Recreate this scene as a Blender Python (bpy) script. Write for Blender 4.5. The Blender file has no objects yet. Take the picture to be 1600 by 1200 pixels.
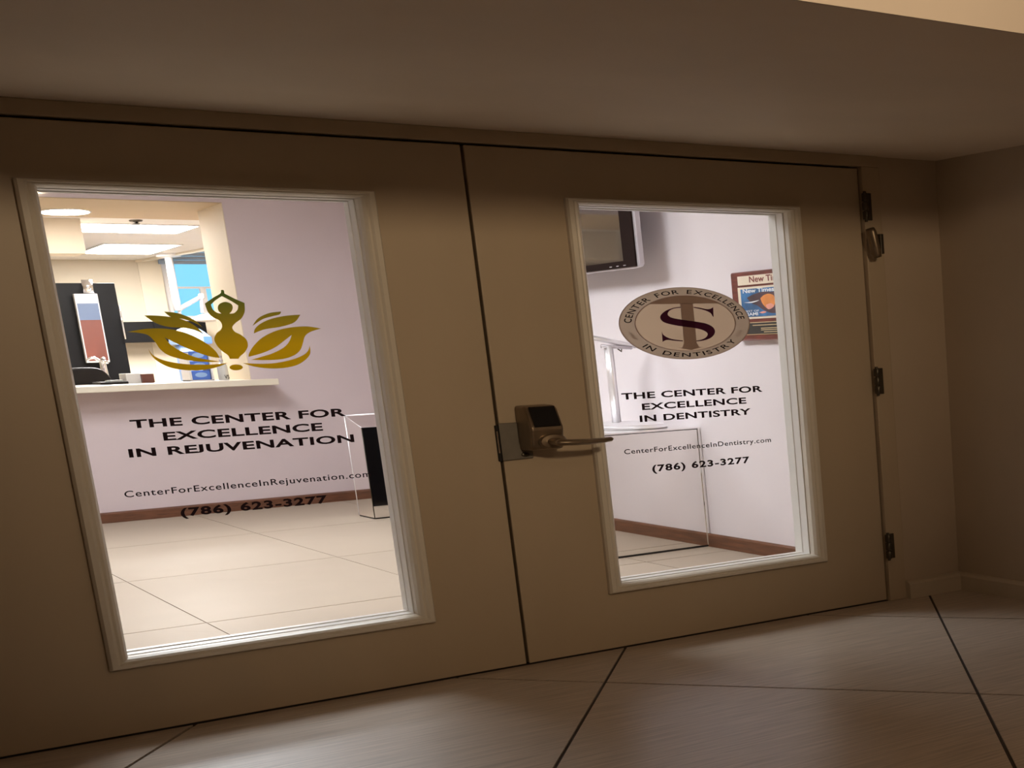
import bpy, bmesh, math, random
from mathutils import Vector, Matrix
from mathutils.geometry import tessellate_polygon
random.seed(7)
scene = bpy.context.scene
col = scene.collection

# ------------------------------------------------------------------ camera
# Calibrated from the three vanishing points of the photograph (door width, depth, height).
FPX, PPX, PPY = 2240.68, 1732.194, 1047.084
R = Matrix(((0.0, 0, 0), (0, 0, 0), (0, 0, 0)))
def _axis(vx, vy, s=1.0):
    v = Vector((vx - PPX, vy - PPY, FPX)); v.normalize(); return v * s
AX, AY, AZ = _axis(4194, 437), _axis(-420, 592), _axis(2052, 10567, -1)
CAM = Vector((-2.201, -5.914, 1.266))
cd = bpy.data.cameras.new('camera'); cam = bpy.data.objects.new('camera', cd); col.objects.link(cam)
right = Vector((AX[0], AY[0], AZ[0])); down = Vector((AX[1], AY[1], AZ[1])); fwd = Vector((AX[2], AY[2], AZ[2]))
right.normalize(); fwd = (fwd - right * fwd.dot(right)).normalized(); up = right.cross(fwd)
M = Matrix((right, up, -fwd)).transposed().to_4x4(); M.translation = CAM
cam.matrix_world = M
cd.sensor_fit = 'HORIZONTAL'; cd.sensor_width = 36; cd.lens = FPX / 1600 * 36
cd.shift_x = (800 - PPX) / 1600; cd.shift_y = (PPY - 600) / 1600
cd.clip_start = 0.05; cd.clip_end = 200
scene.camera = cam

# ------------------------------------------------------------------ world, exposure, large lights
w = bpy.data.worlds.new('sky'); scene.world = w; w.use_nodes = True
bg = w.node_tree.nodes['Background']; bg.inputs[0].default_value = (0.27, 0.70, 1.0, 1); bg.inputs[1].default_value = 1.3
vs = scene.view_settings
vs.view_transform = 'Standard'; vs.look = 'None'; vs.gamma = 1; vs.use_curve_mapping = False; vs.exposure = 0.0
LOBBY_E = 14.4      # emission of the lobby ceiling panels
DENTAL_E = 62.0
HALL_E = 345.0     # watts of the hall spotlight

# ------------------------------------------------------------------ pixel helpers (directions only; depth from the plane touched)
def ray(p):
    v = Vector((p[0] - PPX, p[1] - PPY, FPX)); return right * v[0] - up * v[1] + fwd * v[2]
def onY(p, Y): r = ray(p); return CAM + r * ((Y - CAM[1]) / r[1])
def onX(p, X): r = ray(p); return CAM + r * ((X - CAM[0]) / r[0])
def onZ(p, Z): r = ray(p); return CAM + r * ((Z - CAM[2]) / r[2])

# ------------------------------------------------------------------ materials
MATS = {}
def mat(name, color, rough=0.5, metal=0.0, var=0.0, scale=8.0, stretch=(1, 1, 1), bump=0.0, spec=0.5, emit=None, estr=0.0, coat=0.0):
    m = bpy.data.materials.new(name); m.use_nodes = True; nt = m.node_tree; b = nt.nodes['Principled BSDF']
    b.inputs['Roughness'].default_value = rough; b.inputs['Metallic'].default_value = metal
    b.inputs['Specular IOR Level'].default_value = spec; b.inputs['Coat Weight'].default_value = coat
    b.inputs['Base Color'].default_value = (*color, 1)
    if var or bump:
        tc = nt.nodes.new('ShaderNodeTexCoord'); mp = nt.nodes.new('ShaderNodeMapping'); mp.inputs['Scale'].default_value = stretch
        nz = nt.nodes.new('ShaderNodeTexNoise'); nz.inputs['Scale'].default_value = scale; nz.inputs['Detail'].default_value = 6
        nt.links.new(tc.outputs['Object'], mp.inputs[0]); nt.links.new(mp.outputs[0], nz.inputs['Vector'])
        cr = nt.nodes.new('ShaderNodeValToRGB')
        cr.color_ramp.elements[0].position = .3; cr.color_ramp.elements[1].position = .7
        cr.color_ramp.elements[0].color = (*[c * (1 - var) for c in color], 1)
        cr.color_ramp.elements[1].color = (*[min(1, c * (1 + var)) for c in color], 1)
        nt.links.new(nz.outputs['Fac'], cr.inputs[0]); nt.links.new(cr.outputs[0], b.inputs['Base Color'])
        if bump:
            bp = nt.nodes.new('ShaderNodeBump'); bp.inputs['Strength'].default_value = bump; bp.inputs['Distance'].default_value = .004
            nt.links.new(nz.outputs['Fac'], bp.inputs['Height']); nt.links.new(bp.outputs[0], b.inputs['Normal'])
    if emit:
        b.inputs['Emission Color'].default_value = (*emit, 1); b.inputs['Emission Strength'].default_value = estr
    MATS[name] = m; return m
def film(name, color, color2=None, z0=0, z1=1, trans=0.5):
    """printed vinyl film: partly diffuse, partly translucent"""
    m = bpy.data.materials.new(name); m.use_nodes = True; nt = m.node_tree; nt.nodes.clear()
    o = nt.nodes.new('ShaderNodeOutputMaterial'); mx = nt.nodes.new('ShaderNodeMixShader'); mx.inputs[0].default_value = trans
    d = nt.nodes.new('ShaderNodeBsdfDiffuse'); t = nt.nodes.new('ShaderNodeBsdfTranslucent')
    nt.links.new(d.outputs[0], mx.inputs[1]); nt.links.new(t.outputs[0], mx.inputs[2]); nt.links.new(mx.outputs[0], o.inputs[0])
    if color2:   # the print itself fades from one ink to the other
        tc = nt.nodes.new('ShaderNodeTexCoord'); sp = nt.nodes.new('ShaderNodeSeparateXYZ'); mr = nt.nodes.new('ShaderNodeMapRange')
        mr.inputs['From Min'].default_value = z0; mr.inputs['From Max'].default_value = z1
        cr = nt.nodes.new('ShaderNodeValToRGB'); cr.color_ramp.elements[0].color = (*color, 1); cr.color_ramp.elements[1].color = (*color2, 1)
        nt.links.new(tc.outputs['Object'], sp.inputs[0]); nt.links.new(sp.outputs['Z'], mr.inputs['Value']); nt.links.new(mr.outputs[0], cr.inputs[0])
        nt.links.new(cr.outputs[0], d.inputs[0]); nt.links.new(cr.outputs[0], t.inputs[0])
    else:
        d.inputs[0].default_value = (*color, 1); t.inputs[0].default_value = (*color, 1)
    MATS[name] = m; return m
def glass(name, tint=(1, 1, 1), refl=0.03):
    m = bpy.data.materials.new(name); m.use_nodes = True; nt = m.node_tree; nt.nodes.clear()
    o = nt.nodes.new('ShaderNodeOutputMaterial'); mx = nt.nodes.new('ShaderNodeMixShader'); mx.inputs[0].default_value = refl
    t = nt.nodes.new('ShaderNodeBsdfTransparent'); g = nt.nodes.new('ShaderNodeBsdfGlossy')
    t.inputs[0].default_value = (*tint, 1); g.inputs['Roughness'].default_value = .02
    nt.links.new(t.outputs[0], mx.inputs[1]); nt.links.new(g.outputs[0], mx.inputs[2]); nt.links.new(mx.outputs[0], o.inputs[0])
    MATS[name] = m; return m

mat('fascia_paint', (.68, .59, .49), .7, var=.02, scale=3)
mat('hall_paint', (.53, .43, .32), .65, var=.03, scale=3, bump=.05)
mat('soffit_paint', (.80, .69, .56), .8, var=.03, scale=2)
mat('door_paint', (.50, .40, .28), .45, var=.03, scale=4, stretch=(1, 1, .3))
mat('moulding_paint', (.72, .66, .56), .4, var=.02, scale=5)
mat('lit_reveal_white', (.88, .86, .82), .35, var=.01, scale=5)  # whiter copy of the moulding paint, lobby light put into the colour
mat('base_paint', (.58, .49, .37), .45, var=.03, scale=5)
mat('hall_tile', (.54, .445, .36), .34, var=.22, scale=3.0, stretch=(1.3, 26, 1), bump=.15)
mat('grout_dark', (.05, .035, .025), .9, var=.2, scale=30)
mat('lobby_tile', (.455, .375, .295), .45, var=.02, scale=3, spec=.015)
mat('grout_light', (.42, .36, .30), .8, var=.1, scale=30)
mat('lavender_paint', (.72, .605, .615), .6, var=.02, scale=3)
mat('pale_lavender_paint', (.80, .735, .755), .6, var=.015, scale=3)
mat('white_paint', (.85, .82, .78), .7, var=.02, scale=3)
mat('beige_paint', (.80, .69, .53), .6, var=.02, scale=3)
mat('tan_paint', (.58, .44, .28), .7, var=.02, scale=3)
mat('beige_wall', (.74, .66, .53), .6, var=.02, scale=3)
mat('ledge_laminate', (.86, .77, .62), .35, var=.02, scale=5)
mat('wood_base', (.15, .058, .028), .4, var=.35, scale=4, stretch=(3, 1.5, 22))
mat('dark_metal', (.10, .085, .065), .4, metal=.8, var=.15, scale=20)
mat('nickel', (.25, .19, .13), .38, metal=.85, var=.08, scale=30)
mat('grey_plate', (.20, .18, .15), .5, metal=.6, var=.1, scale=20)
mat('black_glass', (.004, .004, .005), .08, var=.1, scale=5)
mat('rubber_black', (.012, .010, .009), .8, var=.1, scale=20)
mat('mirror', (.90, .88, .86), .02, metal=1.0, var=.01, scale=3)
mat('chrome', (.85, .85, .87), .10, metal=1.0, var=.02, scale=10)
mat('satin_chrome', (.90, .88, .90), .34, metal=.6, var=.02, scale=10)
mat('silver_plastic', (.62, .58, .62), .3, metal=.3, var=.03, scale=10)
mat('screen_glass', (.05, .042, .038), .06, var=.05, scale=3, spec=1.0, coat=1.0)
mat('bezel_dark', (.025, .017, .016), .5, var=.05, scale=10, spec=.0)
mat('plaque_wood', (.17, .035, .025), .3, var=.3, scale=6, stretch=(1, 2, 14))
mat('brass', (.85, .66, .38), .3, metal=.3, var=.05, scale=10)
mat('cream_print', (.86, .74, .58), .5, var=.03, scale=10)
mat('black_plate', (.025, .024, .022), .35, var=.1, scale=10)
mat('blue_print', (.03, .15, .36), .5, var=.5, scale=9)
mat('orange_print', (.80, .28, .06), .5, var=.2, scale=12)
mat('dark_print', (.07, .03, .04), .5, var=.4, scale=12)
mat('white_print', (.85, .88, .92), .5, var=.02, scale=10)
mat('pink_print', (.85, .36, .28), .5, var=.1, scale=10)
mat('red_print', (.22, .03, .02), .5, var=.05, scale=10)
mat('black_lacquer', (.007, .007, .008), .4, var=.2, scale=6, spec=.15)
mat('picture_red', (.20, .055, .035), .4, var=.15, scale=6)
mat('picture_blue', (.14, .20, .33), .4, var=.1, scale=4)
mat('white_enamel', (.82, .80, .80), .35, var=.02, scale=10)
mat('blue_vinyl', (.10, .22, .72), .35, var=.1, scale=8)
mat('light_blue_vinyl', (.38, .58, .92), .4, var=.08, scale=8)
mat('clear_plastic', (.66, .66, .64), .2, var=.05, scale=8)
mat('black_leather', (.012, .009, .008), .4, var=.2, scale=20, bump=.2, spec=.25)
mat('paper_white', (.86, .84, .82), .6, var=.03, scale=10)
mat('brown_card', (.16, .05, .03), .5, var=.15, scale=10)
mat('grey_counter', (.36, .33, .29), .4, var=.1, scale=10)
mat('blind_fabric', (.36, .45, .60), .7, var=.05, scale=10)
mat('lobby_lamp', (.9, .9, .9), .5, var=.01, scale=3, emit=(1, 1.04, 1.08), estr=LOBBY_E)
mat('dental_lamp', (.9, .9, .9), .5, var=.01, scale=3, emit=(1, .97, .93), estr=DENTAL_E)
mat('hall_fill_glow', (.9, .85, .75), .5, var=.01, scale=3, emit=(1, .76, .54), estr=2.7)  # glow of the added fill panels in the hall
film('ink_black', (.018, .010, .011), trans=.3)
film('film_lotus', (.46, .27, .006), (.085, .12, .022), z0=1.32, z1=1.50, trans=.5)
film('film_taupe', (.42, .325, .25), trans=.5)
film('film_tan', (.54, .41, .30), trans=.5)
film('film_mauve', (.40, .30, .255), trans=.5)
film('film_purple', (.075, .018, .045), trans=.4)
film('film_grey', (.26, .21, .16), trans=.5)
glass('clear_glass'); glass('window_glass', (.93, .98, 1.0), .03)

# ------------------------------------------------------------------ mesh helpers
def link(name, me, m, parent=None, smooth=False):
    o = bpy.data.objects.new(name, me); col.objects.link(o)
    if m: me.materials.append(MATS[m])
    if parent: o.parent = parent
    if smooth:
        for p in me.polygons: p.use_smooth = True
    return o
def poly(name, verts, faces, m, parent=None, smooth=False):
    me = bpy.data.meshes.new(name); me.from_pydata([tuple(v) for v in verts], [], faces)
    bm = bmesh.new(); bm.from_mesh(me); bmesh.ops.recalc_face_normals(bm, faces=bm.faces); bm.to_mesh(me); bm.free(); me.update()
    return link(name, me, m, parent, smooth)
def bm_box(bm, a, b):
    vs_ = [bm.verts.new((x, y, z)) for x in (a[0], b[0]) for y in (a[1], b[1]) for z in (a[2], b[2])]
    for f in ((0, 1, 3, 2), (4, 6, 7, 5), (0, 4, 5, 1), (2, 3, 7, 6), (0, 2, 6, 4), (1, 5, 7, 3)): bm.faces.new([vs_[i] for i in f])
def boxes(name, lst, m, parent=None, bevel=0.0, seg=2):
    bm = bmesh.new()
    for a, b in lst: bm_box(bm, a, b)
    bmesh.ops.recalc_face_normals(bm, faces=bm.faces)
    if bevel: bmesh.ops.bevel(bm, geom=bm.edges[:], offset=bevel, segments=seg, affect='EDGES', profile=.5)
    me = bpy.data.meshes.new(name); bm.to_mesh(me); bm.free(); return link(name, me, m, parent)
def box(name, a, b, m, parent=None, bevel=0.0, seg=2): return boxes(name, [(a, b)], m, parent, bevel, seg)
def extrude(name, pts, vec, m, parent=None, bevel=0.0, seg=2, smooth=False):
    """prism of a planar outline"""
    n = len(pts); v = [Vector(p) for p in pts] + [Vector(p) + Vector(vec) for p in pts]
    bm = bmesh.new(); bv = [bm.verts.new(q) for q in v]
    bm.faces.new(bv[:n]); bm.faces.new(bv[n:][::-1])
    for i in range(n): bm.faces.new((bv[i], bv[(i + 1) % n], bv[n + (i + 1) % n], bv[n + i]))
    bmesh.ops.recalc_face_normals(bm, faces=bm.faces)
    if bevel: bmesh.ops.bevel(bm, geom=bm.edges[:], offset=bevel, segments=seg, affect='EDGES', profile=.5)
    me = bpy.data.meshes.new(name); bm.to_mesh(me); bm.free(); return link(name, me, m, parent, smooth)
def tube(name, path, radii, m, parent=None, n=20, sc=(1, 1, 1)):
    """round tube along a path; sc scales the cross-section per world axis"""
    path = [Vector(p) for p in path]; verts = []; faces = []
    for i, p in enumerate(path):
        t = (path[min(i + 1, len(path) - 1)] - path[max(i - 1, 0)]).normalized()
        a = t.orthogonal().normalized() if i == 0 else (a - t * a.dot(t)).normalized()
        b = t.cross(a); r = radii[i] if isinstance(radii, (list, tuple)) else radii
        for k in range(n):
            c = 2 * math.pi * k / n; d_ = (a * math.cos(c) + b * math.sin(c)) * r
            verts.append(p + Vector((d_[0] * sc[0], d_[1] * sc[1], d_[2] * sc[2])))
    for i in range(len(path) - 1):
        for k in range(n): faces.append((i * n + k, i * n + (k + 1) % n, (i + 1) * n + (k + 1) % n, (i + 1) * n + k))
    faces.append(tuple(range(n))); faces.append(tuple(range((len(path) - 1) * n, len(path) * n)))
    return poly(name, verts, faces, m, parent, True)
def lathe(name, prof, c, m, parent=None, n=32, sc=(1, 1), axis='Z'):
    """prof: (radius, height) list; sc scales the two cross axes"""
    verts = []; faces = []
    for r, h in prof:
        for k in range(n):
            a = 2 * math.pi * k / n; u, v = r * math.cos(a) * sc[0], r * math.sin(a) * sc[1]
            verts.append({'Z': (c[0] + u, c[1] + v, c[2] + h), 'Y': (c[0] + u, c[1] + h, c[2] + v), 'X': (c[0] + h, c[1] + u, c[2] + v)}[axis])
    for i in range(len(prof) - 1):
        for k in range(n): faces.append((i * n + k, i * n + (k + 1) % n, (i + 1) * n + (k + 1) % n, (i + 1) * n + k))
    faces.append(tuple(range(n))); faces.append(tuple(range((len(prof) - 1) * n, len(prof) * n)))
    o = poly(name, verts, faces, m, parent, True)
    md = o.modifiers.new('edge', 'EDGE_SPLIT'); md.split_angle = math.radians(38)
    return o
def ellipse_pts(c, a, b, n=64): return [(c[0] + a * math.cos(2 * math.pi * k / n), c[1] + b * math.sin(2 * math.pi * k / n)) for k in range(n)]
def flat(name, loops, m, parent, to3d):
    """flat printed shape from 2-D loops (first the outline, then holes)"""
    l3 = [[Vector((p[0], p[1], 0)) for p in lp] for lp in loops]
    tri = tessellate_polygon(l3); pts = [p for lp in l3 for p in lp]
    me = bpy.data.meshes.new(name); me.from_pydata([tuple(to3d(p[0], p[1])) for p in pts], [], [tuple(t) for t in tri]); me.update()
    return link(name, me, m, parent)
def spline(segs, k=6):
    """closed outline from open segments, each smoothed, corners kept where segments meet"""
    out = []
    for s in segs:
        for i in range(len(s) - 1):
            p0, p1, p2, p3 = s[max(i - 1, 0)], s[i], s[i + 1], s[min(i + 2, len(s) - 1)]
            for j in range(k):
                t = j / k
                out.append(tuple(.5 * (2 * p1[q] + (p2[q] - p0[q]) * t + (2 * p0[q] - 5 * p1[q] + 4 * p2[q] - p3[q]) * t * t + (3 * p1[q] - p0[q] - 3 * p2[q] + p3[q]) * t ** 3) for q in (0, 1)))
    return out
def text_mesh(s, bold=0.0, space=1.0):
    cu = bpy.data.curves.new('t', 'FONT'); cu.body = s; cu.size = 1; cu.offset = bold; cu.space_character = space; cu.resolution_u = 4
    o = bpy.data.objects.new('t', cu); col.objects.link(o)
    me = bpy.data.meshes.new_from_object(o.evaluated_get(bpy.context.evaluated_depsgraph_get())); bpy.data.objects.remove(o); bpy.data.curves.remove(cu)
    return me
def bb(me): xs = [v.co.x for v in me.vertices]; ys = [v.co.y for v in me.vertices]; return min(xs), max(xs), min(ys), max(ys)
CAP = None
def lettering(s, x0, x1, base, cap, to3d, m, parent, bold=0.02, space=1.05, name='lettering'):
    """one line of letters between x0 and x1 on a baseline, capitals 'cap' high"""
    global CAP
    if CAP is None: h = text_mesh('H'); CAP = bb(h)[3] - bb(h)[2]
    me = text_mesh(s, bold, space); a, b, _, _ = bb(me); k = cap / CAP
    if s.isupper() and 'J' in s:            # a capital J that stands on the baseline like the other letters
        nb = {i: set() for i in range(len(me.vertices))}
        for e in me.edges: nb[e.vertices[0]].add(e.vertices[1]); nb[e.vertices[1]].add(e.vertices[0])
        todo = [v.index for v in me.vertices if v.co.y < -.08]; isl = set(todo)
        while todo:
            i = todo.pop()
            for j in nb[i]:
                if j not in isl: isl.add(j); todo.append(j)
        ys = [me.vertices[i].co.y for i in isl]; lo_, hi_ = min(ys), max(ys)
        for i in isl: me.vertices[i].co.y = (me.vertices[i].co.y - lo_) / (hi_ - lo_) * (hi_ + bold) - bold
    for v in me.vertices: v.co = to3d(x0 + (v.co.x - a) / (b - a) * (x1 - x0), base + v.co.y * k)
    me.name = name; me.update(); return link(name, me, m, parent)
def empty(name, loc=(0, 0, 0)):
    o = bpy.data.objects.new(name, None); col.objects.link(o); o.location = loc; o.empty_display_size = .1; return o
def adopt(parent):
    """children were modelled in world coordinates: keep them there"""
    bpy.context.view_layer.update()
    for c in parent.children: c.matrix_parent_inverse = parent.matrix_world.inverted()
def tag(o, label, cat=None, group=None, kind=None):
    o['label'] = label
    if cat: o['category'] = cat
    if group: o['group'] = group
    if kind: o['kind'] = kind
    return o
def struct(o, label): return tag(o, label, kind='structure')

# ------------------------------------------------------------------ the hall (camera side)
XL, XR, YB, HC = -5.0, 2.25, -9.5, 2.78       # hall extents, ceiling height
SOF = 2.106                                     # underside of the lowered soffit
WT = 0.34                                       # thickness of the wall that holds the doors
LC = 2.85                                       # lobby ceiling
def clip(pts, axis, lim, keep_less):
    out = []
    for i in range(len(pts)):
        a, b = pts[i], pts[(i + 1) % len(pts)]
        ia = (a[axis] <= lim) == keep_less or a[axis] == lim; ib = (b[axis] <= lim) == keep_less or b[axis] == lim
        if ia: out.append(a)
        if ia != ib:
            t = (lim - a[axis]) / (b[axis] - a[axis]); out.append((a[0] + t * (b[0] - a[0]), a[1] + t * (b[1] - a[1])))
    return out
def inset_tile(c, u, v, g):
    lu, lv = u.length, v.length
    s = abs(u[0] * v[1] - u[1] * v[0]) / (lu * lv); a, b = g / (s * lu), g / (s * lv)
    return [c + u * a + v * b, c + u * (1 - a) + v * b, c + u * (1 - a) + v * (1 - b), c + u * a + v * (1 - b)]
fl = box('floor', (XL, YB, -.06), (XR, WT, -.006), 'grout_dark'); struct(fl, 'dark grey-brown hall floor of diagonal tiles in front of the doors')
e1, e2, o0 = Vector((.80, 1.30)), Vector((.83, -1.30)), Vector((.07, -.57))
for i in range(-10, 9):
    for j in range(-10, 9):
        q = [tuple(p) for p in inset_tile(o0 + e1 * i + e2 * j, e1, e2, .0065)]
        for ax, lim, less in ((0, XL, False), (0, XR, True), (1, YB, False), (1, .0, True)):
            if q: q = clip(q, ax, lim, less)
        if len(q) > 2: extrude('tile', [(x, y, -.006) for x, y in q], (0, 0, .006), 'hall_tile', fl)
st = box('trim_4', (-1.8, 0, -.006), (1.8, WT, .002), 'grout_dark'); struct(st, 'dark strip added under the double doors against light leaking below')  # added dark strip that keeps lobby light from showing below the leaves
wf = boxes('wall_front', [((XL, 0, 0), (-1.9, WT, LC)), ((1.9, 0, 0), (XR + .2, WT, LC)), ((-1.9, 0, SOF), (1.9, WT, LC))], 'hall_paint'); struct(wf, 'dim beige wall that holds the double doors')
wr = box('wall_right', (XR, YB, 0), (XR + .2, 0, HC), 'hall_paint'); struct(wr, 'dim beige hall wall right of the doors')
struct(box('wall_left', (XL - .2, YB, 0), (XL, WT, HC), 'hall_paint'), 'beige hall wall out of view on the left')
struct(box('wall_back', (XL - .2, YB - .2, 0), (XR + .2, YB, HC), 'hall_paint'), 'beige hall wall behind the viewer')
struct(box('ceiling', (XL - .2, YB - .2, HC), (XR + .2, 0, HC + .1), 'soffit_paint'), 'high hall ceiling in front of the soffit')
csf = struct(box('ceiling_soffit', (XL, -2.545, SOF), (XR, 0, HC), 'soffit_paint'), 'lowered dim soffit above the double doors with a bright upright face')
box('fascia', (XL, -2.557, SOF), (XR, -2.5451, HC), 'fascia_paint', csf)
# trim around the doors
def profile_bar(name, prof, p0, p1, m, parent=None): return extrude(name, [Vector(p0) + Vector(q) for q in prof], Vector(p1) - Vector(p0), m, parent)
hd = box('trim_1', (-1.9, -.022, 2.056), (1.9, WT, SOF), 'door_paint', None, .003); struct(hd, 'painted head casing over the double doors')
rj = box('trim_2', (1.803, -.022, 0), (1.9, WT, 2.056), 'door_paint', None, .003); struct(rj, 'painted right jamb casing beside the hinges')
lj = box('trim_3', (-1.9, -.022, 0), (-1.803, WT, 2.056), 'door_paint', None, .003); struct(lj, 'painted left jamb casing of the double doors')
boxes('door_stop', [((-1.803, .165, 2.02), (1.803, .24, 2.056))], 'door_paint', hd); boxes('door_stop', [((1.765, .165, 0), (1.803, .24, 2.056))], 'door_paint', rj); boxes('door_stop', [((-1.803, .165, 0), (-1.765, .24, 2.056))], 'door_paint', lj)
def skirting(name, a, b, inward, h, t, m, label):
    a, b, n = Vector(a), Vector(b), Vector(inward)
    pr = [(0, 0), (t, 0), (t, h * .82), (t * .75, h * .95), (t * .35, h), (0, h)]
    o = extrude(name, [a + n * u + Vector((0, 0, v)) for u, v in pr], b - a, m); return struct(o, label)
skirting('baseboard_front', (1.9, 0, 0), (XR, 0, 0), (0, -1, 0), .088, .055, 'base_paint', 'short painted baseboard between right jamb and corner')
skirting('baseboard_right', (XR, 0, 0), (XR, YB, 0), (-1, 0, 0), .088, .03, 'base_paint', 'painted baseboard along the right hall wall')

# ------------------------------------------------------------------ doors
DT = .155                                       # leaf thickness
def ring(name, o, i, y0, y1, m, parent):
    """flat slab with a rectangular hole"""
    (x0, x1, z0, z1), (a0, a1, b0, b1) = o, i; v = []; f = []
    for y in (y0, y1):
        v += [(x0, y, z0), (x1, y, z0), (x1, y, z1), (x0, y, z1), (a0, y, b0), (a1, y, b0), (a1, y, b1), (a0, y, b1)]
    for k in range(4):
        n = (k + 1) % 4
        f += [(k, n, 4 + n, 4 + k), (8 + k, 8 + n, 12 + n, 12 + k), (k, n, 8 + n, 8 + k), (4 + k, 4 + n, 12 + n, 12 + k)]
    ob = poly(name, v, f, m, parent)
    bv = ob.modifiers.new('bevel', 'BEVEL'); bv.width = .004; bv.segments = 2; bv.limit_method = 'ANGLE'
    return ob
def moulding(o, i, face, sgn, parent, m='moulding_paint'):
    """mitred glazing frame of four profiled bars"""
    prof = [(0, 0), (0, .022), (.12, .034), (.40, .036), (.55, .028), (.68, .030), (.86, .022), (1, .006), (1, -.03)]
    co = [(o[0], o[2]), (o[1], o[2]), (o[1], o[3]), (o[0], o[3])]; ci = [(i[0], i[2]), (i[1], i[2]), (i[1], i[3]), (i[0], i[3])]
    for k in range(4):
        n = (k + 1) % 4; v = []; np_ = len(prof)
        for c0, c1 in ((co[k], ci[k]), (co[n], ci[n])):
            for u, h in prof: v.append((c0[0] + (c1[0] - c0[0]) * u, face - sgn * h, c0[1] + (c1[1] - c0[1]) * u))
        f = [(q, q + 1, np_ + q + 1, np_ + q) for q in range(np_ - 1)] + [tuple(range(np_)), tuple(range(np_, 2 * np_)), (0, np_ - 1, 2 * np_ - 1, np_)]
        poly('moulding', v, f, m, parent)
def make_door(name, x0, x1, wo, label):
    r = empty(name, ((x0 + x1) / 2, 0, 0)); struct(r, label)
    wi = (wo[0] + .060, wo[1] - .060, wo[2] + .038, wo[3] - .024)
    ring('leaf', (x0, x1, .006, 2.048), (wi[0] - .003, wi[1] + .003, wi[2] - .003, wi[3] + .003), 0, DT, 'door_paint', r)
    moulding(wo, wi, 0, 1, r); moulding(wo, wi, DT, -1, r, 'lit_reveal_white')
    g = box('glass_pane', (wi[0] + .005, .078, wi[2] + .0035), (wi[1] - .005, .086, wi[3] - .0035), 'clear_glass', r)
    lw = .004
    ring('lining', (wi[0], wi[1], wi[2], wi[3]), (wi[0] + lw, wi[1] - lw, wi[2] + lw * .6, wi[3] - lw * .6), .031, DT - .031, 'lit_reveal_white', r)
    bw = .007                                   # glazing beads on the lobby side, whitened to carry the lobby light
    for a, b in (((wi[0] + .0041, .088, wi[2]), (wi[0] + bw, .12, wi[3])), ((wi[1] - bw, .088, wi[2]), (wi[1] - .0041, .12, wi[3])), ((wi[0] + bw, .088, wi[2] + .0025), (wi[1] - bw, .12, wi[2] + .006)), ((wi[0] + bw, .088, wi[3] - .006), (wi[1] - bw, .12, wi[3] - .0025))):
        box('glazing_bead', a, b, 'lit_reveal_white', r, .001)
    return r, g, wi
d1, g1, w1 = make_door('door_1', -1.795, -.009, (-1.431, -.347, .240, 1.862), 'left leaf of the double doors, glass with golden lotus print')
d2, g2, w2 = make_door('door_2', .003, 1.795, (.372, 1.458, .246, 1.866), 'right leaf of the double doors, with keypad lever and round seal print')
GY = .0765
G2 = lambda x, z: Vector((x, GY, z))
def px(p, y=GY): q = onY(p, y); return (q[0], q[2])
def line(s, pl, pr, caph, g, bold, space=1.05):
    a, b = px(pl), px(pr); mid = ((pl[0] + pr[0]) / 2, (pl[1] + pr[1]) / 2)
    cap = px((mid[0], mid[1] - caph))[1] - px(mid)[1]
    return lettering(s, a[0], b[0], (a[1] + b[1]) / 2, cap, G2, 'ink_black', g, bold, space)
line('THE CENTER FOR', (204, 668.5), (541, 650), 11.8, g1, .030)
line('EXCELLENCE', (256, 688), (505, 672.5), 11.8, g1, .030)
line('IN REJUVENATION', (202, 714), (554, 690.7), 11.8, g1, .030)
line('CenterForExcellenceInRejuvenation.com', (195, 776.5), (580, 745.5), 9.3, g1, .010, 1.12)
line('(786) 623-3277', (283, 806), (512, 786), 11.5, g1, .036, 1.15)
line('THE CENTER FOR', (971.5, 624), (1191.6, 612), 9.2, g2, .028)
line('EXCELLENCE', (1003.5, 640), (1166.4, 630.6), 9.2, g2, .028)
line('IN DENTISTRY', (1000, 658.6), (1173.6, 647.8), 9.2, g2, .028)
line('CenterForExcellenceInDentistry.com', (975.6, 709.3), (1204.8, 691), 7.2, g2, .012, 1.12)
line('(786) 623-3277', (1019.4, 736), (1171.5, 723.6), 9.4, g2, .034, 1.15)
# lotus print, traced on the pane
Z2 = lambda p: px((180 + p[0] / 3.0, 440 + p[1] / 3.0))
def petal(segs, name='lotus_petal'): return flat(name, [spline([[Z2(p) for p in s] for s in segs])], 'film_lotus', g1, G2)
petal([[(228, 140), (290, 147), (345, 166), (385, 190), (408, 214)], [(408, 214), (370, 192), (320, 176), (262, 166), (228, 140)]])
petal([[(135, 158), (220, 161), (300, 173), (350, 193), (390, 220), (415, 247)], [(415, 247), (380, 230), (325, 217), (250, 212), (190, 194), (135, 158)]])
petal([[(58, 236), (150, 221), (250, 222), (340, 244), (420, 284), (470, 325), (490, 358)], [(490, 358), (440, 350), (380, 330), (320, 305), (270, 281), (232, 262)],
       [(232, 262), (260, 296), (310, 327), (370, 352), (430, 365), (495, 375)], [(495, 375), (440, 377), (370, 373), (300, 361), (245, 343), (210, 316), (186, 282), (155, 252), (115, 241), (58, 236)]])
petal([[(155, 315), (178, 345), (220, 366), (285, 381), (350, 388), (420, 389), (475, 387), (527, 381)], [(527, 381), (490, 397), (440, 410), (380, 417), (310, 413), (250, 400), (200, 374), (170, 346), (155, 315)]])
petal([[(778, 140), (720, 148), (670, 172), (643, 208)], [(643, 208), (690, 177), (735, 163), (770, 154), (778, 140)]])
petal([[(868, 155), (800, 160), (730, 175), (680, 198), (655, 222), (650, 243)], [(650, 243), (700, 224), (770, 213), (825, 198), (850, 182), (868, 155)]])
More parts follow.
